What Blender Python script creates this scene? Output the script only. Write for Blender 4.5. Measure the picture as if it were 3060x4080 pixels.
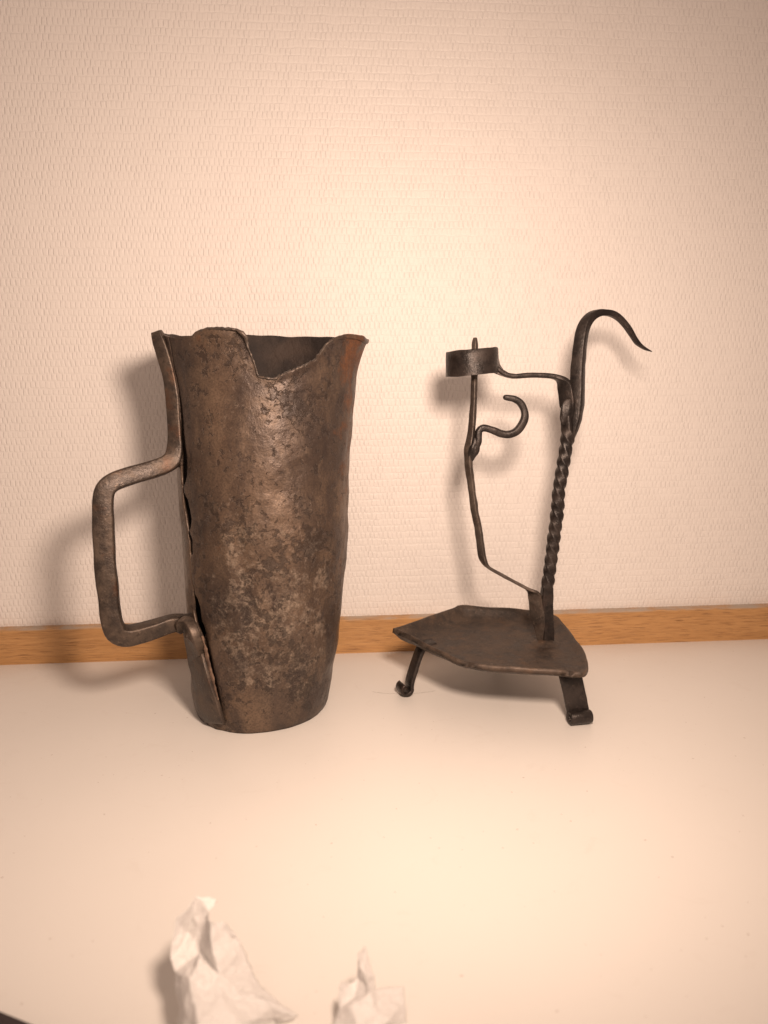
import bpy, bmesh, math, random
from mathutils import Vector, Matrix, noise

# ------------------------------------------------------------------ camera, world, lamp, exposure
scene = bpy.context.scene
for o in list(bpy.data.objects): bpy.data.objects.remove(o)
scene.render.resolution_x, scene.render.resolution_y = 768, 1024
CAM_ROWS = [[0.997645, -0.067959, -0.009237], [-0.020804, -0.171534, -0.984959], [0.065352, 0.982832, -0.172544]]          # right, down, forward
cd = bpy.data.cameras.new('camera')
cam = bpy.data.objects.new('camera', cd)
scene.collection.objects.link(cam)
r_, d_, f_ = (Vector(v) for v in CAM_ROWS)
cam.matrix_world = Matrix(((r_.x, -d_.x, -f_.x, 0.0), (r_.y, -d_.y, -f_.y, -0.67), (r_.z, -d_.z, -f_.z, 0.25594), (0, 0, 0, 1)))
cd.sensor_fit = 'VERTICAL'; cd.sensor_height = 36.0
cd.lens = 36.0 * 2800 / 4080
cd.clip_start = 0.01; cd.clip_end = 20
cd.dof.use_dof = True; cd.dof.focus_distance = 0.56; cd.dof.aperture_fstop = 7.0
scene.camera = cam

w = bpy.data.worlds.new('World'); scene.world = w; w.use_nodes = True
bg = w.node_tree.nodes['Background']
bg.inputs[0].default_value = (1.0, 0.70, 0.545, 1); bg.inputs[1].default_value = 0.37

ld = bpy.data.lights.new('desk_lamp_light', 'SPOT')
ld.energy = 12.6; ld.color = (1.0, 0.745, 0.58)
ld.shadow_soft_size = 0.040
ld.spot_size = math.radians(138); ld.spot_blend = 1.0
lamp = bpy.data.objects.new('desk_lamp_light', ld); scene.collection.objects.link(lamp)
lamp.location = (0.082, -0.54, 0.372)
lamp.rotation_euler = (Vector((0.00, 0.0, 0.145)) - lamp.location).to_track_quat('-Z', 'Y').to_euler()

scene.view_settings.view_transform = 'Standard'; scene.view_settings.look = 'None'
scene.view_settings.exposure = 0.08; scene.view_settings.gamma = 1.0
scene.view_settings.use_curve_mapping = False
scene.render.engine = 'CYCLES'

# ------------------------------------------------------------------ measured shapes (metres; wall is y = 0, desk is z = 0)
JUG_PROFILE = [[0.0, -0.0659, 0.0526], [0.02, -0.0646, 0.057], [0.04, -0.063, 0.0595], [0.06, -0.0616, 0.0612], [0.08, -0.0603, 0.0627], [0.1, -0.0595, 0.064], [0.12, -0.059, 0.0652], [0.14, -0.0588, 0.0662], [0.16, -0.0586, 0.0668], [0.18, -0.0583, 0.0675], [0.2, -0.0578, 0.0685], [0.22, -0.0574, 0.0696], [0.24, -0.0573, 0.0705], [0.26, -0.0571, 0.0713], [0.28, -0.0573, 0.0718], [0.3, -0.0574, 0.0719]]
JUG_RIM_FRONT = [[213.1896, 0.297], [227.5909, 0.2945], [234.3818, 0.2937], [237.0054, 0.296], [240.7134, 0.2977], [248.2062, 0.2985], [257.1951, 0.298], [262.1197, 0.2969], [264.8242, 0.2946], [266.5333, 0.292], [267.3089, 0.286], [269.5627, 0.2791], [271.619, 0.2709], [272.8256, 0.2657], [276.9052, 0.2643], [281.3256, 0.264], [286.7427, 0.267], [294.1114, 0.2705], [299.5528, 0.2732], [306.2171, 0.2765], [310.8361, 0.2832], [314.8405, 0.2888], [320.2418, 0.292], [332.384, 0.2951]]
JUG_RIM_BACK = [[106.0864, 0.304], [85.952, 0.3032], [67.5589, 0.3021], [38.6312, 0.3002]]
SEAM_FRONT = [[220.191, 0.2059], [219.6364, 0.1947], [217.0919, 0.1898], [213.94, 0.1856], [213.0733, 0.1823], [215.7606, 0.1783], [218.2604, 0.1749], [219.3056, 0.1684], [219.9067, 0.161], [218.224, 0.1541], [215.8438, 0.1522], [217.4029, 0.1496], [220.0917, 0.1459], [219.5697, 0.1348], [217.2647, 0.133], [216.185, 0.1222], [216.7862, 0.1127], [218.5095, 0.1034], [221.6208, 0.1012], [224.5829, 0.0931], [224.9782, 0.0835], [228.3568, 0.0794], [228.9843, 0.0757], [223.4857, 0.0704]]
SEAM_BACK = [[210.2412, 0.205], [209.2317, 0.1936], [209.8247, 0.1851], [210.6613, 0.1748], [210.2936, 0.169], [211.5302, 0.1577], [213.024, 0.1523], [213.5788, 0.1466], [215.5792, 0.1432], [215.1184, 0.1339], [216.5079, 0.1328], [215.788, 0.1221], [215.5933, 0.1124], [216.212, 0.1028], [215.242, 0.0889], [216.9637, 0.0835], [220.6459, 0.0766], [223.4857, 0.0704]]
LOBE_EDGE = [[-0.0995, -0.1493, 0.2936], [-0.0967, -0.1515, 0.296], [-0.0925, -0.155, 0.2976], [-0.0838, -0.1599, 0.2984], [-0.0729, -0.1635, 0.2979], [-0.0668, -0.1646, 0.2967], [-0.0634, -0.1652, 0.2943], [-0.0612, -0.1646, 0.2915], [-0.0604, -0.1631, 0.286], [-0.0578, -0.163, 0.2791], [-0.0551, -0.1633, 0.2709], [-0.0536, -0.1637, 0.2655], [-0.0484, -0.1633, 0.2641], [-0.0429, -0.1625, 0.2639], [-0.0363, -0.1608, 0.2668], [-0.0275, -0.1575, 0.2703], [-0.0214, -0.1547, 0.273], [-0.0143, -0.1501, 0.2763], [-0.0097, -0.146, 0.2828], [-0.006, -0.1429, 0.2883], [-0.0013, -0.14, 0.2915]]
HANDLE_PATH = [[-0.1314, -0.1239, 0.2995], [-0.127, -0.1231, 0.285], [-0.123, -0.1228, 0.2675], [-0.1212, -0.1235, 0.2517], [-0.1207, -0.1251, 0.233], [-0.1206, -0.1262, 0.2208], [-0.1212, -0.1272, 0.2132], [-0.1237, -0.1291, 0.2056], [-0.1285, -0.1319, 0.2016], [-0.1355, -0.1356, 0.1989], [-0.1454, -0.1407, 0.1963], [-0.1551, -0.1456, 0.1937], [-0.1631, -0.1498, 0.1907], [-0.1678, -0.1526, 0.1856], [-0.1696, -0.1543, 0.1771], [-0.1701, -0.1558, 0.1644], [-0.1703, -0.1573, 0.1499], [-0.17, -0.1591, 0.1296], [-0.1692, -0.1603, 0.1129], [-0.1682, -0.1616, 0.0951], [-0.1668, -0.1618, 0.0855], [-0.1639, -0.161, 0.0795], [-0.1579, -0.1583, 0.0768], [-0.1498, -0.1543, 0.077], [-0.1399, -0.1493, 0.0785], [-0.1297, -0.1442, 0.0804], [-0.1225, -0.1408, 0.0798], [-0.1152, -0.1506, 0.0799], [-0.1115, -0.1553, 0.0745], [-0.1114, -0.1487, 0.0601], [-0.1085, -0.1528, 0.0494], [-0.1058, -0.1561, 0.0386], [-0.1029, -0.1588, 0.0275], [-0.1001, -0.1608, 0.017], [-0.0971, -0.1616, 0.0061]]
RUST_SEAM = [[-0.1041, -0.1575, 0.0741], [-0.1014, -0.1602, 0.0661], [-0.099, -0.1626, 0.054], [-0.0963, -0.165, 0.041], [-0.0934, -0.1668, 0.0267], [-0.0906, -0.1673, 0.0123]]
STEM_PATH = [[0.1741, -0.1154, 0.0432], [0.1743, -0.1147, 0.0555], [0.1732, -0.1139, 0.068], [0.1727, -0.1132, 0.0805], [0.1732, -0.1125, 0.0913], [0.1743, -0.1121, 0.099], [0.176, -0.1112, 0.1127], [0.1776, -0.1104, 0.1264], [0.1794, -0.1095, 0.1416], [0.181, -0.1086, 0.1567], [0.1806, -0.1086, 0.1559], [0.1817, -0.1078, 0.1695], [0.1841, -0.1068, 0.1859], [0.1861, -0.106, 0.1992], [0.1882, -0.1053, 0.2125], [0.1889, -0.1046, 0.2228], [0.1882, -0.1041, 0.2308], [0.1878, -0.1038, 0.236]]
HOOK_PATH = [[0.1912, -0.1053, 0.2124], [0.1926, -0.1047, 0.2213], [0.1939, -0.1042, 0.2308], [0.1951, -0.1035, 0.2417], [0.1956, -0.1028, 0.2534], [0.1964, -0.1008, 0.2664], [0.197, -0.1, 0.2766], [0.1981, -0.099, 0.2881], [0.1997, -0.098, 0.2981], [0.2025, -0.0969, 0.3061], [0.2072, -0.0956, 0.3117], [0.2129, -0.0942, 0.3147], [0.2194, -0.0928, 0.3154], [0.2269, -0.0913, 0.3144], [0.2336, -0.0901, 0.311], [0.2401, -0.0892, 0.3047], [0.2457, -0.0885, 0.2975], [0.2509, -0.0878, 0.2914], [0.257, -0.0869, 0.2873], [0.2644, -0.0855, 0.2845]]
ARM_PATH = [[0.1896, -0.1039, 0.2345], [0.188, -0.1035, 0.2418], [0.187, -0.1031, 0.2491], [0.1853, -0.1026, 0.2571], [0.1817, -0.1023, 0.2622], [0.1753, -0.1021, 0.2647], [0.1649, -0.1021, 0.2656], [0.153, -0.1021, 0.2656], [0.1448, -0.1021, 0.2649], [0.1389, -0.1021, 0.2657], [0.1344, -0.102, 0.2675], [0.1304, -0.1018, 0.2704], [0.127, -0.1016, 0.2727]]
LUG = [[0.1292, -0.1008, 0.2866], [0.1305, -0.1008, 0.2866], [0.1308, -0.1012, 0.2798], [0.132, -0.1015, 0.2744], [0.1347, -0.1018, 0.2703], [0.1393, -0.1019, 0.2677], [0.1463, -0.102, 0.2667], [0.1463, -0.1022, 0.2639], [0.1404, -0.1022, 0.2637], [0.1337, -0.1021, 0.2652], [0.1278, -0.1019, 0.2675], [0.1263, -0.1018, 0.2695]]
RING = [[0.1093, -0.1014, 0.2771], [0.0888, -0.1014, 0.2772], [0.1304, -0.1013, 0.2784], [0.1093, -0.1008, 0.2859], [0.1093, -0.1019, 0.2682]]
STRIP_PATH = [[0.1694, -0.1153, 0.0454], [0.1677, -0.1147, 0.0557], [0.1654, -0.1139, 0.0683], [0.1634, -0.1132, 0.0807], [0.1615, -0.1128, 0.0862], [0.1575, -0.1126, 0.0899], [0.15, -0.1124, 0.0941], [0.1392, -0.112, 0.1002], [0.1285, -0.1116, 0.1063], [0.1224, -0.1114, 0.1103], [0.1193, -0.1111, 0.115], [0.1175, -0.1107, 0.1218], [0.1163, -0.1101, 0.131], [0.1144, -0.1093, 0.1446], [0.1117, -0.1086, 0.1566], [0.1109, -0.1082, 0.1634], [0.109, -0.1073, 0.1783], [0.1069, -0.1064, 0.1931], [0.1066, -0.1057, 0.2048], [0.1081, -0.1052, 0.2136], [0.1095, -0.1045, 0.2252], [0.1103, -0.1038, 0.2369], [0.1108, -0.1031, 0.2484], [0.1113, -0.1022, 0.2628], [0.1114, -0.1014, 0.2771], [0.1117, -0.1006, 0.2899], [0.1121, -0.1003, 0.2955]]
SHOOK_PATH = [[0.1108, -0.1088, 0.2041], [0.1128, -0.1085, 0.2088], [0.1142, -0.1082, 0.2134], [0.1142, -0.1079, 0.2181], [0.1147, -0.1077, 0.222], [0.1173, -0.1076, 0.224], [0.1209, -0.1076, 0.2239], [0.1269, -0.1077, 0.2218], [0.1328, -0.1078, 0.2195], [0.1388, -0.1079, 0.2188], [0.1448, -0.1078, 0.2208], [0.1495, -0.1075, 0.2258], [0.152, -0.1071, 0.232], [0.1514, -0.1067, 0.2382], [0.1482, -0.1064, 0.2439], [0.1434, -0.1062, 0.247], [0.1386, -0.1061, 0.2481], [0.1343, -0.1061, 0.2485]]
PLATE_OUTLINE = [[0.0456, -0.0904, 0.052], [0.0627, -0.0797, 0.053], [0.0877, -0.0605, 0.054], [0.1064, -0.0452, 0.055], [0.1144, -0.0405, 0.055], [0.1396, -0.0453, 0.054], [0.1647, -0.0499, 0.053], [0.1843, -0.0563, 0.052], [0.1934, -0.0651, 0.051], [0.1978, -0.0698, 0.05], [0.1978, -0.0876, 0.049], [0.197, -0.1167, 0.048], [0.1953, -0.143, 0.047], [0.1908, -0.164, 0.047], [0.1868, -0.1762, 0.047], [0.1821, -0.184, 0.047], [0.177, -0.1864, 0.047], [0.1653, -0.1815, 0.047], [0.1398, -0.1768, 0.048], [0.1126, -0.1694, 0.048], [0.0986, -0.1621, 0.048], [0.0899, -0.1556, 0.049], [0.0801, -0.1424, 0.05], [0.0682, -0.1248, 0.051], [0.0558, -0.1047, 0.052], [0.0493, -0.094, 0.052]]
TISSUE_A = [[-0.0649, -0.392, 0.0386], [-0.0583, -0.388, 0.0341], [-0.0594, -0.394, 0.0323], [-0.073, -0.4, 0.0346], [-0.0732, -0.408, 0.0217], [-0.0713, -0.412, 0.0194], [-0.0672, -0.425, 0.0163], [-0.0697, -0.392, 0.0214], [-0.0623, -0.404, 0.0225], [-0.0569, -0.408, 0.0392], [-0.0518, -0.402, 0.0332], [-0.0461, -0.398, 0.0196], [-0.0416, -0.4, 0.0098], [-0.0357, -0.4065, 0.0039], [-0.0199, -0.4176, 0.0], [-0.0601, -0.418, 0.0324], [-0.0627, -0.426, 0.0293], [-0.0517, -0.42, 0.0236], [-0.043, -0.422, 0.0181], [-0.0369, -0.423, 0.0155], [-0.0323, -0.424, 0.0113], [-0.0618, -0.44, 0.019], [-0.0547, -0.445, 0.0276], [-0.0473, -0.434, 0.0245], [-0.0398, -0.44, 0.0212], [-0.0287, -0.4205, -0.0024], [-0.0554, -0.427, 0.0256], [-0.0542, -0.452, 0.0235], [-0.0383, -0.452, 0.0222], [-0.0276, -0.4324, 0.0], [-0.0642, -0.4334, 0.0]]
TISSUE_B = [[0.0072, -0.408, 0.0236], [0.0038, -0.41, 0.0209], [0.0041, -0.414, 0.0144], [0.0069, -0.42, 0.0199], [0.0112, -0.412, 0.012], [0.0116, -0.414, 0.0077], [0.0237, -0.41, 0.0044], [0.0239, -0.416, 0.0023], [0.0234, -0.4235, -0.0003], [0.0123, -0.424, 0.0125], [0.009, -0.428, 0.0195], [0.0028, -0.422, 0.0124], [-0.0023, -0.415, 0.0135], [0.001, -0.418, 0.0147], [-0.0041, -0.42, 0.011], [-0.0037, -0.426, 0.0107], [-0.0061, -0.432, 0.0095], [0.0007, -0.432, 0.0172], [0.0037, -0.44, 0.0162], [0.0098, -0.431, 0.0155], [0.0116, -0.436, 0.0122], [0.0157, -0.434, 0.0126], [0.0182, -0.432, 0.0033], [-0.0063, -0.4348, 0.0], [0.0045, -0.452, 0.0178], [0.0145, -0.45, 0.0148], [0.0251, -0.4347, 0.0]]

# ------------------------------------------------------------------ helpers
C = scene.collection
def obj(name, verts, faces, material, parent=None, smooth=True):
    me = bpy.data.meshes.new(name); me.from_pydata([tuple(v) for v in verts], [], faces); me.update()
    bm = bmesh.new(); bm.from_mesh(me); bmesh.ops.recalc_face_normals(bm, faces=bm.faces); bm.to_mesh(me); bm.free()
    if smooth:
        me.polygons.foreach_set('use_smooth', [True] * len(me.polygons))
    o = bpy.data.objects.new(name, me); C.objects.link(o)
    if material: me.materials.append(material)
    if parent:
        o.parent = parent; o.matrix_parent_inverse = Matrix.Translation(-parent.location)
    return o
def thing(name, label, cat, loc, group=None):
    o = bpy.data.objects.new(name, None); C.objects.link(o); o.location = loc; o.empty_display_size = .02
    o['label'] = label; o['category'] = cat
    if group: o['group'] = group
    return o
def tag(o, label, cat, group=None):
    o['label'] = label; o['category'] = cat
    if group: o['group'] = group
    return o
def lerp_table(tab, x, col=1):
    if x <= tab[0][0]: return tab[0][col]
    for a, b in zip(tab, tab[1:]):
        if x <= b[0]:
            t = (x - a[0]) / max(1e-9, b[0] - a[0]); return a[col] + (b[col] - a[col]) * t
    return tab[-1][col]
def smooth_table(tab, x, col=1):          # Catmull-Rom through a table
    if x <= tab[0][0]: return tab[0][col]
    for i in range(len(tab) - 1):
        if x <= tab[i + 1][0]:
            p = [tab[max(0, min(len(tab) - 1, j))][col] for j in (i - 1, i, i + 1, i + 2)]
            t = (x - tab[i][0]) / max(1e-9, tab[i + 1][0] - tab[i][0])
            return 0.5 * (2 * p[1] + (p[2] - p[0]) * t + (2 * p[0] - 5 * p[1] + 4 * p[2] - p[3]) * t * t + (3 * p[1] - p[0] - 3 * p[2] + p[3]) * t ** 3)
    return tab[-1][col]
def sstep(a, b, x):
    t = max(0.0, min(1.0, (x - a) / (b - a))); return t * t * (3 - 2 * t)
def spline(pts, step):
    pts = [Vector(p) for p in pts]; out = []; par = []
    for i in range(len(pts) - 1):
        p0, p1, p2, p3 = pts[max(0, i - 1)], pts[i], pts[i + 1], pts[min(len(pts) - 1, i + 2)]
        n = max(2, int((p2 - p1).length / step))
        for k in range(n):
            t = k / n
            out.append(0.5 * (2 * p1 + (p2 - p0) * t + (2 * p0 - 5 * p1 + 4 * p2 - p3) * t * t + (3 * p1 - p0 - 3 * p2 + p3) * t ** 3)); par.append(i + t)
    out.append(pts[-1]); par.append(len(pts) - 1)
    return out, par
def round_rect(w, t, r, n=3):
    r = min(r, w * .499, t * .499); o = []
    for cx, cy, a0 in ((w / 2 - r, t / 2 - r, 0), (-w / 2 + r, t / 2 - r, 90), (-w / 2 + r, -t / 2 + r, 180), (w / 2 - r, -t / 2 + r, 270)):
        for k in range(n + 1):
            a = math.radians(a0 + 90 * k / n); o.append((cx + r * math.cos(a), cy + r * math.sin(a)))
    return o
def sharp(o, deg=40):
    o.data.set_sharp_from_angle(angle=math.radians(deg)); return o
def sweep(name, path, prof, ref, material, parent, step=.0025, rough=.0, twist=None, seed=0.0, nscale=120, edge=0):
    """prof(u) -> list of (b, n) section points; ref = width axis (vector or function of u); u = index along the given path"""
    pts, par = spline(path, step); V = []; F = []; n = None
    for i, p in enumerate(pts):
        T = (pts[min(i + 1, len(pts) - 1)] - pts[max(i - 1, 0)]).normalized()
        B = Vector(ref(par[i]) if callable(ref) else ref)
        N = T.cross(B).normalized(); B = N.cross(T).normalized()
        a = twist(par[i], p) if twist else 0.0
        if a:
            B, N = B * math.cos(a) + N * math.sin(a), N * math.cos(a) - B * math.sin(a)
        sec = prof(par[i]); n = len(sec)
        for b, q in sec:
            v = p + B * b + N * q
            if rough: v = v + (B * b + N * q).normalized() * rough * noise.noise(v * nscale + Vector((seed, 0, seed)))
            V.append(v)
    m = len(pts)
    for i in range(m - 1):
        for k in range(n):
            F.append((i * n + k, i * n + (k + 1) % n, (i + 1) * n + (k + 1) % n, (i + 1) * n + k))
    F.append(tuple(range(n))[::-1]); F.append(tuple((m - 1) * n + k for k in range(n)))
    o = obj(name, V, F, material, parent)
    return sharp(o, edge) if edge else o

class Mat:
    """small wrapper for procedural node materials"""
    def __init__(s, name):
        s.m = bpy.data.materials.new(name); s.m.use_nodes = True; s.t = s.m.node_tree; s.b = s.t.nodes['Principled BSDF']
        s.co = s.t.nodes.new('ShaderNodeTexCoord').outputs['Object']
    def node(s, typ, ins=None, **props):
        n = s.t.nodes.new(typ)
        for k, v in props.items(): setattr(n, k, v)
        for k, v in (ins or {}).items():
            sock = n.inputs[k]
            if hasattr(v, 'is_output') or isinstance(v, bpy.types.NodeSocket): s.t.links.new(v, sock)
            else: sock.default_value = v
        return n
    def noise(s, scale, detail=4, rough=.55, vec=None, dist=0.0, out='Fac'):
        return s.node('ShaderNodeTexNoise', {'Vector': vec or s.co, 'Scale': scale, 'Detail': detail, 'Roughness': rough, 'Distortion': dist}).outputs[out]
    def voro(s, scale, vec=None, feature='F1', out='Distance', rnd=1.0):
        return s.node('ShaderNodeTexVoronoi', {'Vector': vec or s.co, 'Scale': scale, 'Randomness': rnd}, feature=feature).outputs[out]
    def ramp(s, fac, stops, interp='LINEAR'):
        n = s.node('ShaderNodeValToRGB', {'Fac': fac}); cr = n.color_ramp; cr.interpolation = interp
        while len(cr.elements) < len(stops): cr.elements.new(.5)
        for e, (p, c) in zip(cr.elements, stops):
            e.position = p; e.color = (c, c, c, 1) if not hasattr(c, '__len__') else (*c, 1)
        return n.outputs['Color']
    def mix(s, fac, a, b, mode='MIX'):
        n = s.node('ShaderNodeMix', data_type='RGBA', blend_type=mode)
        for i, v in ((0, fac), (6, a), (7, b)):
            if isinstance(v, bpy.types.NodeSocket): s.t.links.new(v, n.inputs[i])
            else: n.inputs[i].default_value = v if i == 0 else (*v, 1)
        return n.outputs[2]
    def math(s, op, a, b=0.0, c=None):
        n = s.node('ShaderNodeMath', operation=op)
        for i, v in enumerate((a, b) if c is None else (a, b, c)):
            if isinstance(v, bpy.types.NodeSocket): s.t.links.new(v, n.inputs[i])
            else: n.inputs[i].default_value = v
        return n.outputs[0]
    def maprange(s, v, a, b, c=0.0, d=1.0, kind='SMOOTHSTEP'):
        return s.node('ShaderNodeMapRange', {'Value': v, 'From Min': a, 'From Max': b, 'To Min': c, 'To Max': d}, interpolation_type=kind).outputs['Result']
    def sep(s, vec=None):
        return s.node('ShaderNodeSeparateXYZ', {'Vector': vec or s.co}).outputs
    def comb(s, x, y, z):
        n = s.node('ShaderNodeCombineXYZ')
        for i, v in enumerate((x, y, z)):
            if isinstance(v, bpy.types.NodeSocket): s.t.links.new(v, n.inputs[i])
            else: n.inputs[i].default_value = v
        return n.outputs[0]
    def bump(s, h, dist, strength=1.0, normal=None):
        ins = {'Height': h, 'Distance': dist, 'Strength': strength}
        if normal: ins['Normal'] = normal
        return s.node('ShaderNodeBump', ins).outputs['Normal']
    def set(s, **k):
        for key, v in k.items():
            sock = s.b.inputs[key.replace('_', ' ')]
            if isinstance(v, bpy.types.NodeSocket): s.t.links.new(v, sock)
            else: sock.default_value = (*v, 1) if hasattr(v, '__len__') and len(v) == 3 else v
        return s.m

# ------------------------------------------------------------------ materials
def wall_material():
    M = Mat('woven_wallpaper_paint')
    x, y, z = M.sep()
    j1 = M.math('MULTIPLY', M.math('SUBTRACT', M.noise(150, 3, .6, vec=M.comb(x, 0.0, M.math('MULTIPLY', z, .45))), .5), .0036)
    j2 = M.math('MULTIPLY', M.math('SUBTRACT', M.noise(120, 2, .5, vec=M.comb(z, M.math('MULTIPLY', x, .5), 3.1)), .5), .0036)
    ax = M.math('MULTIPLY', M.math('ADD', x, j1), math.pi / .00218)
    sx = M.math('SINE', ax); cx_ = M.math('COSINE', ax)
    cz = M.math('COSINE', M.math('MULTIPLY', M.math('ADD', z, j2), 2 * math.pi / .0128))
    g1 = M.maprange(M.math('ABSOLUTE', M.math('ADD', sx, M.math('MULTIPLY', cz, .32))), 0.0, 1.25, 1.0, 0.0)
    g1 = M.math('MULTIPLY', g1, M.maprange(M.math('MULTIPLY', cx_, cz), -.75, .5, .0, 1.0))
    g1 = M.math('MULTIPLY', g1, M.maprange(M.noise(90, 2, .5), .3, .65, .35, 1.0))
    g2 = M.math('MULTIPLY', M.maprange(M.math('ABSOLUTE', cz), 0.0, .7, .60, 0.0), M.maprange(M.noise(75, 2, .5), .35, .6, .5, 1.0))
    cell = M.math('SUBTRACT', 1.0, M.math('MAXIMUM', g1, g2)); h = cell
    h = M.math('ADD', h, M.math('MULTIPLY', M.noise(230, 3, .5), .7))
    h = M.math('ADD', h, M.math('MULTIPLY', M.noise(60, 2, .5), .6))
    n = M.bump(h, .00054, .88)
    col = M.mix(M.noise(9, 3), (.80, .765, .74), (.84, .805, .78))
    scuff = M.math('MULTIPLY', M.maprange(M.noise(5, 5, .65, dist=.6), .55, .75), .10)
    col = M.mix(scuff, col, (.62, .55, .50))                                                    # faint handling marks
    return M.set(Base_Color=col, Roughness=.52, Normal=n, Specular_IOR_Level=.35)
def desk_material():
    M = Mat('white_desk_laminate')
    x, y, z = M.sep()
    col = M.mix(M.noise(6, 4), (.755, .735, .70), (.79, .77, .74))
    col = M.mix(M.maprange(M.noise(34, 5, .7, dist=1.5), .58, .72, 0, .10), col, (.55, .48, .42))          # faint grubby patches
    specks = M.maprange(M.noise(330, 1, .4), .775, .80)
    col = M.mix(M.math('MULTIPLY', specks, .45), col, (.30, .23, .19))
    scr = M.noise(300, 2, .5, vec=M.comb(M.math('MULTIPLY', M.math('ADD', x, M.math('MULTIPLY', y, .6)), .05), M.math('SUBTRACT', y, M.math('MULTIPLY', x, .6)), 0.0))
    scr = M.math('MULTIPLY', M.maprange(scr, .66, .70), M.maprange(M.noise(12, 2), .5, .62))
    ro = M.math('ADD', M.maprange(M.noise(17, 5, .65, dist=.8), .3, .7, .34, .52), M.math('MULTIPLY', scr, .15))
    return M.set(Base_Color=col, Roughness=ro, Normal=M.bump(M.math('SUBTRACT', M.noise(420, 3), scr), .00005, .6), Specular_IOR_Level=.4)
def oak_material():
    M = Mat('oiled_oak')
    x, y, z = M.sep()
    wav = M.math('MULTIPLY', M.math('SUBTRACT', M.noise(7, 2), .5), .010)
    st = M.comb(M.math('MULTIPLY', x, .055), M.math('MULTIPLY', y, 1.0), M.math('ADD', z, wav))
    g1 = M.noise(800, 4, .6, vec=st); g2 = M.noise(160, 3, .55, vec=st)
    st2 = M.comb(M.math('MULTIPLY', x, .030), y, M.math('ADD', M.math('ADD', z, wav), M.math('MULTIPLY', x, .03)))
    pores = M.maprange(M.noise(1500, 2, .5, vec=st2), .57, .66)
    col = M.mix(g2, (.46, .245, .092), (.60, .345, .148))
    col = M.mix(M.maprange(g1, .35, .7, 0, .55), col, (.36, .18, .065))
    col = M.mix(M.math('MULTIPLY', pores, .62), col, (.13, .05, .016))
    col = M.mix(M.math('MULTIPLY', M.maprange(z, .0325, .0345), M.maprange(M.noise(40, 4), .3, .6)), col, (.42, .35, .28))   # dust on the top edge
    h = M.math('SUBTRACT', M.math('MULTIPLY', g1, .4), pores)
    return M.set(Base_Color=col, Roughness=.42, Normal=M.bump(h, .0002, .5))
def jug_material():
    M = Mat('rusted_sheet_iron')
    x, y, z = M.sep()
    warp = M.node('ShaderNodeVectorMath', {0: M.co, 1: (1, 1, .55)}, operation='MULTIPLY').outputs[0]
    big = M.noise(16, 4, .6, vec=warp, dist=.6); mid = M.noise(48, 6, .68, vec=warp, dist=.4); fine = M.noise(260, 5, .7); grit = M.noise(700, 3, .6)
    col = M.mix(M.maprange(big, .34, .66), (.058, .042, .035), (.138, .092, .063))
    col = M.mix(M.maprange(mid, .40, .70, 0, .6), col, (.190, .132, .090))
    # tan scale, thick on the lower front
    zone = M.math('MULTIPLY', M.maprange(z, .015, .05), M.maprange(z, .215, .12))
    zone = M.math('MULTIPLY', zone, M.math('MULTIPLY', M.maprange(x, -.105, -.070), M.maprange(x, .008, -.02)))
    tan_ = M.math('ADD', M.noise(52, 9, .85, dist=.5), M.math('MULTIPLY', zone, M.math('MULTIPLY', M.noise(15, 3), .30)))
    tan_ = M.maprange(M.math('ADD', tan_, M.math('MULTIPLY', M.math('SUBTRACT', fine, .5), .55)), .60, .78)
    col = M.mix(M.math('MULTIPLY', tan_, .62), col, M.mix(fine, (.19, .148, .112), (.42, .335, .26)))
    # clustered dark freckles and a few darker blotches
    pits = M.maprange(M.math('ADD', M.noise(170, 5, .68, dist=.4), M.math('MULTIPLY', M.math('SUBTRACT', M.noise(26, 3), .5), .60)), .545, .625)
    col = M.mix(M.math('MULTIPLY', pits, .62), col, (.028, .020, .017))
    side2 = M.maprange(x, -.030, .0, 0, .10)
    low_shade = M.maprange(z, .14, .02, 0, .09)  # more dark blotches toward the base, painting in the weaker light there
    blot = M.maprange(M.math('ADD', M.math('ADD', M.noise(24, 6, .70, vec=warp, dist=.5), side2), low_shade), .585, .69)
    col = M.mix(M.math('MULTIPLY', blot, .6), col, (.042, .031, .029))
    # orange rust: mostly on the side away from the seam, and in freckles
    side = M.maprange(x, -.008, .014, 0, .20)
    rust = M.maprange(M.math('ADD', M.noise(30, 6, .7), side), .62, .80)
    col = M.mix(M.math('MULTIPLY', rust, .7), col, M.mix(fine, (.13, .045, .018), (.29, .115, .042)))
    col = M.mix(M.maprange(grit, .42, .60, 0, .40), col, (.04, .028, .023))
    h = M.math('ADD', M.math('MULTIPLY', fine, .55), M.math('MULTIPLY', grit, .25))
    h = M.math('SUBTRACT', h, M.math('MULTIPLY', pits, .55)); h = M.math('ADD', h, M.math('MULTIPLY', tan_, .35))
    nb = M.bump(M.noise(42, 3), .0011, .8); nb = M.bump(h, .0006, 1.0, nb)
    ro = M.math('ADD', M.maprange(mid, .3, .7, .34, .50), M.math('MULTIPLY', M.math('MAXIMUM', tan_, rust), .22))
    return M.set(Base_Color=col, Metallic=.38, Roughness=ro, Normal=nb)
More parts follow.
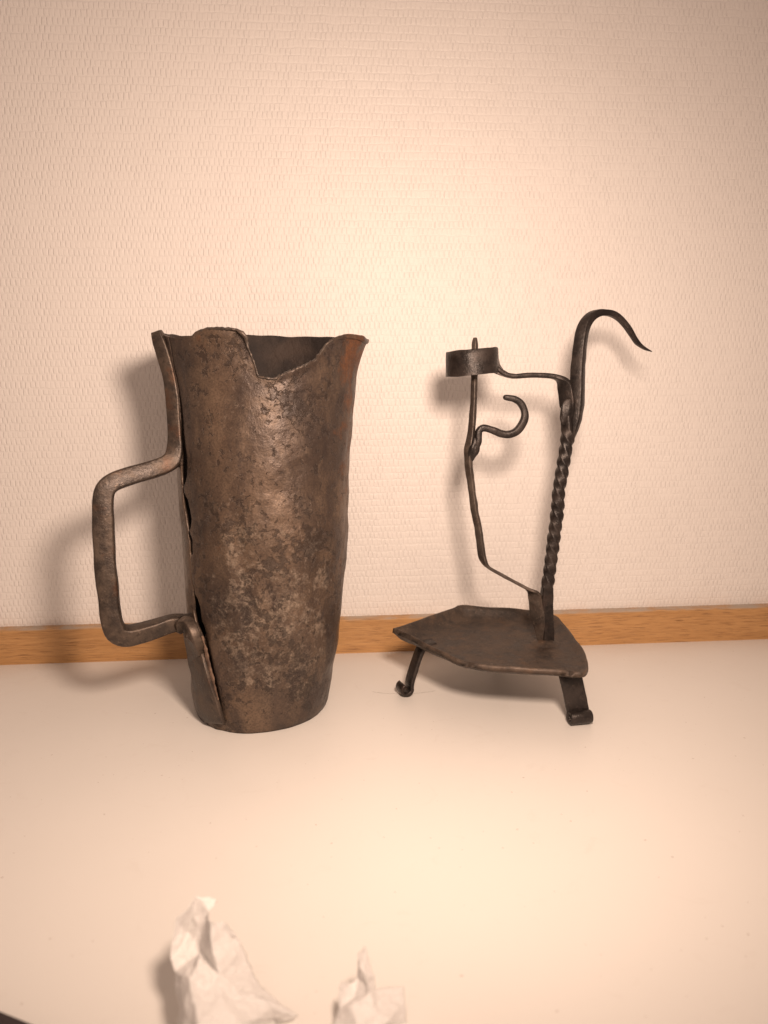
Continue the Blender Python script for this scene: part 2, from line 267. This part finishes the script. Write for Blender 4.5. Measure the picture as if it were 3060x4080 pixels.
def iron_material(name, dark, light, rustc, rust_amt=.35, rough=.40, metal=.45, bumpy=.0005):
    M = Mat(name)
    mid = M.noise(70, 5, .65, dist=.3); fine = M.noise(330, 5, .7)
    col = M.mix(M.maprange(mid, .35, .68), dark, light)
    col = M.mix(M.maprange(M.noise(45, 5, .65), .54, .70, 0, rust_amt), col, rustc)
    col = M.mix(M.maprange(fine, .56, .72, 0, .5), col, tuple(min(1, c * 2.1) for c in light))
    col = M.mix(M.maprange(M.noise(190, 4, .6), .58, .70, 0, .6), col, tuple(c * .5 for c in dark))
    pt = M.node('ShaderNodeNewGeometry').outputs['Pointiness']
    wear_glint = M.math('MULTIPLY', M.maprange(pt, .53, .64), M.maprange(M.noise(120, 4, .65), .34, .60))  # paler convex edges: some wear, plus edge highlights put into the colour
    col = M.mix(M.math('MULTIPLY', wear_glint, .5), col, tuple(min(1, c * 2.8) for c in light))
    nb = M.bump(M.noise(85, 3), .0008, .6); nb = M.bump(fine, bumpy, .8, nb)
    return M.set(Base_Color=col, Metallic=metal, Roughness=M.math('SUBTRACT', M.maprange(mid, .3, .7, rough - .06, rough + .14), M.math('MULTIPLY', wear_glint, .12)), Normal=nb)
def tissue_material():
    M = Mat('tissue_paper')
    rid = M.math('ABSOLUTE', M.math('SUBTRACT', M.noise(170, 4, .6, dist=.4), .5))
    rid2 = M.math('ABSOLUTE', M.math('SUBTRACT', M.noise(420, 3, .6), .5))
    nb = M.bump(M.math('ADD', M.maprange(rid, 0, .16), M.math('MULTIPLY', M.maprange(rid2, 0, .2), .4)), .0005, .5)
    m = M.set(Base_Color=(.97, .965, .96), Roughness=.9, Normal=nb, Specular_IOR_Level=.1)
    tr = M.node('ShaderNodeBsdfTranslucent', {'Color': (.96, .945, .925, 1), 'Normal': nb})
    mx = M.node('ShaderNodeMixShader', {'Fac': .30})
    M.t.links.new(M.b.outputs[0], mx.inputs[1]); M.t.links.new(tr.outputs[0], mx.inputs[2])
    M.t.links.new(mx.outputs[0], M.t.nodes['Material Output'].inputs['Surface'])
    return m
def plain(name, col, rough=.5):
    M = Mat(name); return M.set(Base_Color=M.mix(M.noise(60, 4), tuple(c * .85 for c in col), tuple(c * 1.15 for c in col)), Roughness=rough, Normal=M.bump(M.noise(600, 3), .0002, .5))
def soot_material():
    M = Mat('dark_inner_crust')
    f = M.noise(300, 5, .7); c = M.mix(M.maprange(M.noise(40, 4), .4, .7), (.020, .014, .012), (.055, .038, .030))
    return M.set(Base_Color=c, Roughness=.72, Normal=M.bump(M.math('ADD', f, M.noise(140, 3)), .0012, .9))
SOOT = soot_material()
EDGE = None
WALL, DESK, OAK, JUG, TISSUE = wall_material(), desk_material(), oak_material(), jug_material(), tissue_material()
BAR = iron_material('worn_bar_iron', (.044, .034, .029), (.105, .078, .060), (.13, .058, .030), .55, .38, .5)
FORGED = iron_material('blackened_forged_iron', (.020, .0165, .0155), (.044, .034, .030), (.060, .033, .023), .35, .37, .45, .0005)
PALE = iron_material('scraped_strip_iron', (.062, .050, .043), (.125, .098, .080), (.085, .05, .036), .35, .42, .45, .0003)
PLATE = iron_material('dusty_plate_iron', (.036, .027, .022), (.082, .058, .043), (.110, .064, .038), .75, .52, .25, .0006)

# ------------------------------------------------------------------ setting
def slab(name, lo, hi, mat, bev=.0):
    bm = bmesh.new(); bmesh.ops.create_cube(bm, size=1)
    for v in bm.verts: v.co = Vector([lo[i] + (hi[i] - lo[i]) * (v.co[i] + .5) for i in range(3)])
    if bev: bmesh.ops.bevel(bm, geom=bm.edges[:], offset=bev, segments=3, affect='EDGES', profile=.5)
    me = bpy.data.meshes.new(name); bm.to_mesh(me); bm.free(); me.materials.append(mat)
    o = bpy.data.objects.new(name, me); C.objects.link(o); return o
o = slab('wall', (-1.1, 0, -.10), (1.1, .02, 1.3), WALL); o['kind'] = 'structure'
o = slab('desk_surface', (-.9, -.74, -.025), (.9, -.0002, 0), DESK, .002); o['kind'] = 'structure'
o = slab('wooden_trim', (-.89, -.012, -.003), (.89, -.0001, .0345), OAK, .0008)
tag(o, 'orange oak strip running along the foot of the wall behind both iron objects', 'trim')

# ------------------------------------------------------------------ jug of rusted sheet iron
JC = Vector((-.066, -.117, 0))
jug = thing('iron_jug', 'tall rusty sheet iron jug with torn rim and thick side handle', 'jug', JC)
def jug_center(z): return smooth_table(JUG_PROFILE, z, 1)
def jug_y(z): return -.117 + .029 * max(0, z) / .3
def jug_radius(z): return smooth_table(JUG_PROFILE, z, 2)
def ang(a, b): return (a - b + 180) % 360 - 180
def flare(th, z):
    s = max(0, (z - .232) / .066); s = s ** 2.3
    return .0125 * s * math.exp(-(ang(th, 358) / 24) ** 2) + .0060 * s * math.exp(-(ang(th, 204) / 18) ** 2) + .0015 * s
def dents(th, z):
    a = math.radians(th); q = Vector((math.cos(a) * .06, math.sin(a) * .06, z))
    d = .0016 * noise.noise(q * 22 + Vector((3, 1, 7))) + .0007 * noise.noise(q * 60) + .00022 * noise.noise(q * 190)
    d -= .0016 * math.exp(-(ang(th, 262 - (z - .12) * 130) / 5) ** 2) * math.exp(-((z - .135) / .045) ** 2)     # slanting crease in the front
    d += .0010 * math.exp(-(ang(th, 252 - (z - .12) * 130) / 5) ** 2) * math.exp(-((z - .135) / .05) ** 2)
    d -= .0045 * math.exp(-(ang(th, 226 + (.07 - z) * 210) / 4.5) ** 2) * sstep(.095, .06, z) * sstep(-.005, .03, z)  # groove beside the strap
    d -= .0018 * math.exp(-(ang(th, 350) / 18) ** 2) * math.exp(-((z - .030) / .010) ** 2)
    return d
RIM = [(a, z) for a, z in JUG_RIM_FRONT if a > 214] + [(343, .2945), (352, .2925), (360, .2935), (372, .2965)] + sorted((a + 360, z) for a, z in JUG_RIM_BACK) + [(500, .3010), (530, .3005), (545, .2995), (557, .2985), (566, .2965), (573.7, .2949)]
SEAM_F = sorted((z, a) for a, z in SEAM_FRONT); SEAM_B = sorted((z, a) for a, z in SEAM_BACK)
def edge_f(z):
    if z < SEAM_F[0][0]: return 223.6 + (SEAM_F[0][0] - z) * 140
    return lerp_table(SEAM_F, z) if z < .2076 else max(214.2, 220.2 - (z - .2076) * 90)
def edge_b(z):
    if z < SEAM_B[0][0]: return 223.3 + (SEAM_B[0][0] - z) * 140
    return lerp_table(SEAM_B, z)
NT, NZ = 400, 190
V = []; F = []
for i in range(NT + 1):
    t = i / NT
    a_top = 214.5 + t * (573.5 - 214.5)
    zt = lerp_table(RIM, a_top)
    zt += .0010 * noise.noise(Vector((a_top * .07, 0, 0))) + (.0016 * noise.noise(Vector((a_top * .8, 5, 0))) + .0008 * noise.noise(Vector((a_top * 2.1, 9, 0))) if 262 < a_top < 322 else 0)
    for k in range(NZ + 1):
        v = k / NZ; z = zt * v
        ef, eb = edge_f(z), edge_b(z) + 360
        wgt = sstep(.75, 1.0, v)
        th = ef + t * (eb - ef); th = th + (a_top - th) * wgt
        r = jug_radius(z) + flare(th % 360, z) + dents(th, z)
        r -= .0012 * sstep(.005, 0, z); r += .0012 * sstep(.03, .004, z)
        # the torn lobe beside the notch is rolled a little outward
        r += .0035 * math.exp(-(ang(th, 250) / 13) ** 2) * sstep(.284, .2965, z) + .0016 * math.exp(-(ang(th, 300) / 22) ** 2) * sstep(zt - .006, zt, z)
        a = math.radians(th)
        V.append((jug_center(z) + r * math.cos(a), jug_y(z) + r * math.sin(a), z + .0002))
for i in range(NT):
    for k in range(NZ):
        p = i * (NZ + 1) + k; F.append((p, p + NZ + 1, p + NZ + 2, p + 1))
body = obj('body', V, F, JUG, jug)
sm = body.modifiers.new('sheet', 'SOLIDIFY'); sm.thickness = .0022; sm.offset = -1
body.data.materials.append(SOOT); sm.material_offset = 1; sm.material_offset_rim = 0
# thick lip folded over along the pouring corner
lip = []
for th in range(317, 372, 5):
    z = lerp_table(RIM, th); a = math.radians(th); r = jug_radius(z) + flare(th % 360, z) + dents(th, z) - .0004
    lip.append((jug_center(z) + r * math.cos(a), jug_y(z) + r * math.sin(a), z + .0004))
nl = len(lip)
sweep('folded_lip', lip, lambda u: round_rect(.0018 + .0022 * math.sin(math.pi * u / (nl - 1)), .0016 + .0030 * math.sin(math.pi * u / (nl - 1)), .0009, 2), (0, 0, 1), JUG, jug, .0015, .0006, seed=3.0, nscale=200)
# floor of the jug
V = [(jug_center(0), JC.y, .004)]; F = []
for i in range(64):
    a = 2 * math.pi * i / 64; V.append((jug_center(0) + .0495 * math.cos(a), JC.y + .0495 * math.sin(a), .004 + .0004 * noise.noise(Vector((i, 0, 0)))))
for i in range(64): F.append((0, 1 + i, 1 + (i + 1) % 64))
obj('bottom', V, F, JUG, jug)
# handle: one bar, flattened against the seam at both ends
nH = len(HANDLE_PATH)
def hprof(u):
    #      index: width (along the jug's skin), thickness (in the plane of the handle), corner
    tab = [(0, .0045, .0070), (.6, .0080, .0100), (2, .0100, .0104), (5, .0105, .0110), (7, .0115, .0128), (10, .0120, .0130), (16, .0125, .0146), (22, .0125, .0136), (25, .0130, .0118), (26.5, .0150, .0100), (27.5, .0185, .0078), (28.5, .0225, .0060), (30, .0255, .0046), (31, .0260, .0040), (33, .0260, .0034), (nH - 1, .0240, .0026)]
    w_ = lerp_table(tab, u, 1); t_ = lerp_table(tab, u, 2)
    return round_rect(w_, t_, min(w_, t_) * .13, 2)
az = math.radians(206)
def href(u):
    k = sstep(26, 30, u); a = math.radians(206 + 13 * k + 10 * sstep(30, 34, u)); return (-math.sin(a), math.cos(a), 0)
sweep('handle', HANDLE_PATH, hprof, href, BAR, jug, .002, .0005, twist=lambda u, p: .72 * sstep(8.5, 4.5, u) + .24 * sstep(4.5, 8.5, u) * sstep(26, 21, u), seed=2.0, nscale=70, edge=0)
CRUST = iron_material('orange_rust_crust', (.085, .052, .037), (.19, .122, .085), (.20, .105, .058), .6, .7, .1, .0009)
sweep('rust_seam', RUST_SEAM, lambda u: round_rect(.0034 if 1 < u < 4 else .0020, .0012, .0005, 2), (.8, -.6, 0), CRUST, jug, .0012, .0009, seed=7.0, nscale=300)
# burnished bead along the torn edge and the rolled lobe
def edprof(u):
    tab = [(0, .0012), (2, .0020), (5, .0024), (6.5, .0034), (8, .0020), (9, .0008), (12, .0011), (13, .0022), (14, .0008), (16, .0012), (17, .0007), (18, .0016), (19, .0010), (20, .0008)]
    w_ = lerp_table(tab, u, 1); return round_rect(w_, w_ * .9, w_ * .4, 2)
sweep('torn_edge', LOBE_EDGE, edprof, (0, 1, .2), PALE, jug, .0009, .0009, seed=5.0, nscale=330)

# ------------------------------------------------------------------ forged candle stand
SC = Vector((.14, -.115, 0))
stand = thing('candle_stand', 'dark forged iron candle stand with twisted stem, ring and hooks', 'candle stand', SC)
# plate: dished sheet with turned-up edge
import mathutils
ol, _ = spline([Vector(p) for p in PLATE_OUTLINE] + [Vector(PLATE_OUTLINE[0])], .004)
ol = ol[:-1]; n = len(ol)
cx = Vector((.140, -.118, .0436)); rings = [1.0, .985, .955, .91, .84, .7, .5, .25]
V = []; F = []
for j, s in enumerate(rings):
    for p in ol:
        q = cx + (p - cx) * s
        k = sstep(.86, 1.0, s)
        z = .0436 + (p.z + .0009 * noise.noise(Vector((p.x, p.y, 3)) * 55) - .0436) * k + .0007 * noise.noise(Vector((q.x, q.y, 0)) * 60) * (1 - k * .5)
        V.append((q.x + .0006 * noise.noise(q * 90) * (j == 0), q.y + .0006 * noise.noise(q * 90 + Vector((5, 5, 5))) * (j == 0), z))
V.append(cx); c0 = len(V) - 1
for j in range(len(rings) - 1):
    for i in range(n): F.append((j * n + i, j * n + (i + 1) % n, (j + 1) * n + (i + 1) % n, (j + 1) * n + i))
for i in range(n): F.append(((len(rings) - 1) * n + i, (len(rings) - 1) * n + (i + 1) % n, c0))
plate = obj('base_plate', V, F, PLATE, stand)
if plate.data.polygons[0].normal.z < 0: plate.data.flip_normals()
sm = plate.modifiers.new('sheet', 'SOLIDIFY'); sm.thickness = .0042; sm.offset = -1
# legs: flat straps ending in a rolled foot
def leg(top, foot, out, width, thick, under, R=.0046, turn=430):
    out = Vector(out).normalized(); side = Vector((-out.y, out.x, 0))
    foot = Vector(foot); top = Vector(top)
    path = [top - out * under + Vector((0, 0, .0005)), top - out * .006, top - Vector((0, 0, .0035)), top.lerp(foot + Vector((0, 0, R * 2)), .45) , foot + Vector((0, 0, R * 2.2)) - out * .0005]
    c = foot + out * R * .9 + Vector((0, 0, R + thick * .5))
    for a in range(200, 200 + turn, 25):
        rr = R * (1 - .45 * (a - 200) / 430); ar = math.radians(a)
        path.append(c + out * rr * math.cos(ar) + Vector((0, 0, rr * math.sin(ar))))
    return sweep('leg', path, lambda u: round_rect(width, thick if u < 8 else thick * .8, thick * .3, 2), side, FORGED, stand, .0012, .0005, seed=foot.x * 50)
leg((.0675, -.1080, .0425), (.0575, -.1105, 0), (-.94, -.34, 0), .0120, .0036, .012, .0052, 250)
leg((.1760, -.1690, .0400), (.1820, -.1720, 0), (.10, -1, 0), .0178, .0036, .012)
leg((.1500, -.0640, .0385), (.1480, -.0420, 0), (-.05, 1, 0), .0150, .0036, .012)
# stem
zt0, zt1 = .090, .222
def stw(u, p):
    return -2 * math.pi * (max(zt0, min(zt1, p.z)) - zt0) / .036 + .35
def stprof(u):
    k = sstep(3.0, 5.0, u); o = []
    flat = round_rect(.0098, .0078, .0016, 4)
    for j, (b, q) in enumerate(flat):
        a = math.atan2(q, b); rl = .0055 - .0015 * (1 - abs(math.sin(2 * a)) ** .9)
        rl *= 1.0 - .35 * sstep(15, 16.8, u)
        o.append((b * (1 - k) + rl * math.cos(a) * k, q * (1 - k) + rl * math.sin(a) * k))
    return o
STEM = [p for i, p in enumerate(STEM_PATH) if i != 10]
STEM[0][2] = .0412
sweep('stem', STEM, stprof, (1, -.25, 0), FORGED, stand, .0011, .0005, twist=stw, seed=4.0)
# collar of hammered iron where the stem stands on the plate
V = []; F = []
for j, (rr, zz) in enumerate(((.0135, .0428), (.0110, .0444), (.0080, .0455), (.0052, .0470))):
    for i in range(28):
        a = 2 * math.pi * i / 28; k = 1 + .22 * noise.noise(Vector((math.cos(a) * 1.3, math.sin(a) * 1.3, j * .2)))
        V.append((.1735 + rr * k * math.cos(a), -.1155 + rr * k * .9 * math.sin(a), zz))
for j in range(3):
    for i in range(28): F.append((j * 28 + i, j * 28 + (i + 1) % 28, (j + 1) * 28 + (i + 1) % 28, (j + 1) * 28 + i))
F.append(tuple(84 + i for i in range(28)))
obj('collar', V, F, PLATE, stand)
# big hanging hook
def hkprof(u):
    tab = [(0, .0030, .0030), (1, .0080, .0068), (2, .0110, .0086), (3, .0118, .0094), (5, .0104, .0090), (8, .0094, .0082), (10, .0074, .0066), (12, .0058, .0050), (15, .0050, .0040), (17, .0042, .0032), (18, .0030, .0022), (19, .0006, .0006)]
    w_, t_ = lerp_table(tab, u, 1), lerp_table(tab, u, 2); return round_rect(w_, t_, t_ * .16, 2)
sweep('hanging_hook', HOOK_PATH, hkprof, (.28, -.96, 0), FORGED, stand, .0015, .0003, twist=lambda u, p: .62 * sstep(12, 7, u), seed=6.0)
# arm that carries the ring
def armprof(u):
    tab = [(0, .0080, .0034), (1, .0130, .0046), (3, .0128, .0042), (4.5, .0090, .0040), (7, .0080, .0042), (8, .0085, .0036), (12, .0085, .0030)]
    w_, t_ = lerp_table(tab, u, 1), lerp_table(tab, u, 2); return round_rect(w_, t_, t_ * .25, 2)
def armref(u):
    k = sstep(2.5, 5.0, u); return (.75 * (1 - k) + .12 * k, -.66 * (1 - k) - .99 * k, 0)
sweep('ring_arm', ARM_PATH, armprof, armref, FORGED, stand, .0013, .0004, seed=8.0)
V = [(p[0], p[1] - .0014, p[2]) for p in LUG] + [(p[0], p[1] + .0014, p[2]) for p in LUG]; n = len(LUG)
sharp(obj('ring_lug', V, [tuple(range(n)), tuple(range(2 * n - 1, n - 1, -1))] + [(i, (i + 1) % n, n + (i + 1) % n, n + i) for i in range(n)], FORGED, stand))
# oval weld lump between arm and stem
def lump(name, c, rx, ry, rz, tilt, mat, seed):
    bm = bmesh.new(); bmesh.ops.create_icosphere(bm, subdivisions=4, radius=1)
    mt = Matrix.Translation(c) @ Matrix.Rotation(math.radians(tilt), 4, 'Y') @ Matrix.Diagonal((rx, ry, rz, 1))
    V = []
    for v in bm.verts:
        s = 1 + .16 * noise.noise(v.co * 1.8 + Vector((seed, 0, 0))); V.append(mt @ (v.co * s))
    F = [tuple(v.index for v in f.verts) for f in bm.faces]; bm.free()
    return obj(name, V, F, mat, stand)
lump('weld_lump', Vector((.1872, -.1068, .2365)), .0060, .0022, .0115, 10, FORGED, 1.0)
lump('weld_lump', Vector((.1109, -.1075, .2080)), .0044, .0034, .0105, 14, FORGED, 2.0)
# ring (candle socket band)
rc, rl, rr_, rt, rb = (Vector(p) for p in RING)
rad = (rr_ - rl).length / 2; ctr = Vector(((rl.x + rr_.x) / 2, rc.y, .2765)); nR = 72; half = .0098
V = []; F = []
for i in range(nR):
    a = 2 * math.pi * i / nR
    for (dr, dz) in ((0, -1), (0, -.5), (0, 0), (0, .5), (0, .93), (-.0006, 1), (-.0020, .98), (-.0022, .5), (-.0022, 0), (-.0022, -.5), (-.0020, -.98), (-.0006, -1.03)):
        r = rad + dr + .0006 * noise.noise(Vector((math.cos(a) * 1.5, math.sin(a) * 1.5, dz * .5)))
        zz = dz * half * (1 + .05 * noise.noise(Vector((math.cos(a) * 2.2, math.sin(a) * 2.2, 9))))
        V.append((ctr.x + r * math.cos(a), ctr.y + r * math.sin(a), ctr.z + zz + .085 * r * math.cos(a) + .02 * r * math.sin(a)))
for i in range(nR):
    for k in range(12): F.append((i * 12 + k, i * 12 + (k + 1) % 12, ((i + 1) % nR) * 12 + (k + 1) % 12, ((i + 1) % nR) * 12 + k))
sharp(obj('candle_ring', V, F, FORGED, stand), 50)
# thin rising strip with its spike through the ring
def stripprof(u):
    tab = [(0, .0070, .0032), (2, .0125, .0032), (4, .0115, .0026), (6, .0076, .0024), (9, .0070, .0026), (12, .0064, .0034), (16, .0058, .0036), (18, .0070, .0042), (20, .0055, .0038), (23, .0046, .0036), (25, .0046, .0038), (26, .0024, .0020)]
    w_, t_ = lerp_table(tab, u, 1), lerp_table(tab, u, 2); return round_rect(w_, t_, t_ * .18, 2)
def stripref(u):
    k = sstep(3, 6, u) * sstep(11.5, 8.5, u); m = sstep(9, 13, u)
    a = Vector((.80, -.60, 0)) * (1 - m) + Vector((.62, -.78, 0)) * m
    b = Vector((.15, -.98, 0)); return a * (1 - k) + b * k
sweep('rising_strip', STRIP_PATH, stripprof, stripref, PALE, stand, .0013, .0005, seed=10.0)
# small curled hook
def shprof(u):
    tab = [(0, .0030, .0030), (2, .0056, .0056), (4, .0054, .0052), (9, .0062, .0062), (12, .0062, .0062), (15, .0054, .0052), (16.6, .0046, .0042), (17, .0018, .0018)]
    w_, t_ = lerp_table(tab, u, 1), lerp_table(tab, u, 2); return round_rect(w_, t_, t_ * .32, 3)
sweep('curled_hook', SHOOK_PATH, shprof, (0, 1, .05), FORGED, stand, .0012, .0004, seed=12.0)

# ------------------------------------------------------------------ crumpled tissues in the foreground
def tissue(name, pts, tris, label, seed, letters, amp):
    idx = {c: i for i, c in enumerate(letters)}
    bm = bmesh.new(); vs = [bm.verts.new(Vector((p[0], p[1], max(p[2], .0008)))) for p in pts]
    for t in tris.split():
        try: bm.faces.new([vs[idx[c]] for c in t])
        except ValueError: pass
    for cuts, fr, am in ((1, 120, amp), (1, 260, amp * .42), (1, 520, amp * .20), (1, 1000, amp * .08)):
        bmesh.ops.triangulate(bm, faces=bm.faces[:])
        bmesh.ops.subdivide_edges(bm, edges=bm.edges[:], cuts=cuts, use_grid_fill=True)
        for v in bm.verts:
            q = v.co * fr + Vector((seed, 0, 0)); k = 1 - 2 * abs(noise.noise(q * .6))          # ridged: creases rather than bumps
            v.co += noise.noise_vector(q) * am * .6 + Vector((.3, -.7, .6)) * (k - .5) * am * .6
            v.co.z = max(v.co.z, .0006)
    bmesh.ops.triangulate(bm, faces=bm.faces[:])
    bm.verts.index_update()
    V = [v.co.copy() for v in bm.verts]; F = [tuple(v.index for v in f.verts) for f in bm.faces]; bm.free()
    o = obj(name, V, F, TISSUE)
    o.modifiers.new('paper', 'SOLIDIFY').thickness = .00012
    return tag(o, label, 'tissue', 'crumpled tissues at the front of the desk')
tissue('crumpled_tissue', TISSUE_A, 'ABC ACH ADH DEH CIH EFI EHI JKL CJI IJR JLR LMR MSR MNS NTS NOT TOU OZU FQI IQP IPR PQa PaR FGQ GVQ QVW QWa aWX aXR RXS SXT TXU XWY XYU UYZ VWb Veb Wbc WcY Ycd YdZ GVe',
       'larger crumpled white tissue, the taller one on the left at the front', 3.0, 'ABCDEFGHIJKLMNOPQRSTUVWXYZabcde', .0034)
tissue('crumpled_tissue', TISSUE_B, 'ABD BCD ADE CLK CKD DEF DFK FJK FGJ GHJ HVJ HIV IWV JTK JVT TVU UVW UWZ KTR KRL LRP LPO LON OMN NCL PQR QSR RST SUT SYU UYZ QXS XYS WaZ IaW',
       'smaller crumpled white tissue with a thin upright point, right of the taller one', 9.0, 'ABCDEFGHIJKLMNOPQRSTUVWXYZa', .0019)

# ------------------------------------------------------------------ dark flat case at the lower left corner
p, q = Vector((-.1419, -.4121, 0)), Vector((-.1236, -.4205, 0)); e = (q - p).normalized(); nrm = Vector((e.y, -e.x, 0))
bm = bmesh.new(); bmesh.ops.create_cube(bm, size=1)
a0 = p - e * .095
for v in bm.verts:
    u = (v.co.x + .5) * .150; s = (v.co.y + .5) * .075
    v.co = a0 + e * u + nrm * s + Vector((0, 0, (v.co.z + .5) * .0076 + .0003))
bmesh.ops.bevel(bm, geom=[ed for ed in bm.edges if abs((ed.verts[0].co - ed.verts[1].co).z) > .004], offset=.008, segments=5, affect='EDGES')
bmesh.ops.bevel(bm, geom=[ed for ed in bm.edges if len(ed.link_faces) == 2 and ed.calc_face_angle() > .9], offset=.0012, segments=2, affect='EDGES')
me = bpy.data.meshes.new('dark_case'); bm.to_mesh(me); bm.free()
me.materials.append(plain('dark_plastic', (.030, .020, .022), .45))
o = bpy.data.objects.new('dark_case', me); C.objects.link(o)
tag(o, 'dark flat case lying at the lower left corner of the desk', 'case')

# ------------------------------------------------------------------ stray hair on the desk
o = sweep('stray_hair', [(.026, -.1035, .0004), (.036, -.1075, .0003), (.048, -.1095, .0003), (.060, -.1100, .0003), (.072, -.1085, .0003), (.080, -.1065, .0004)],
          lambda u: round_rect(.00008, .00008, .00003, 1), (0, 0, 1), plain('hair', (.08, .05, .03)), None, .002)
tag(o, 'single thin hair lying on the desk beside the left foot of the candle stand', 'hair')
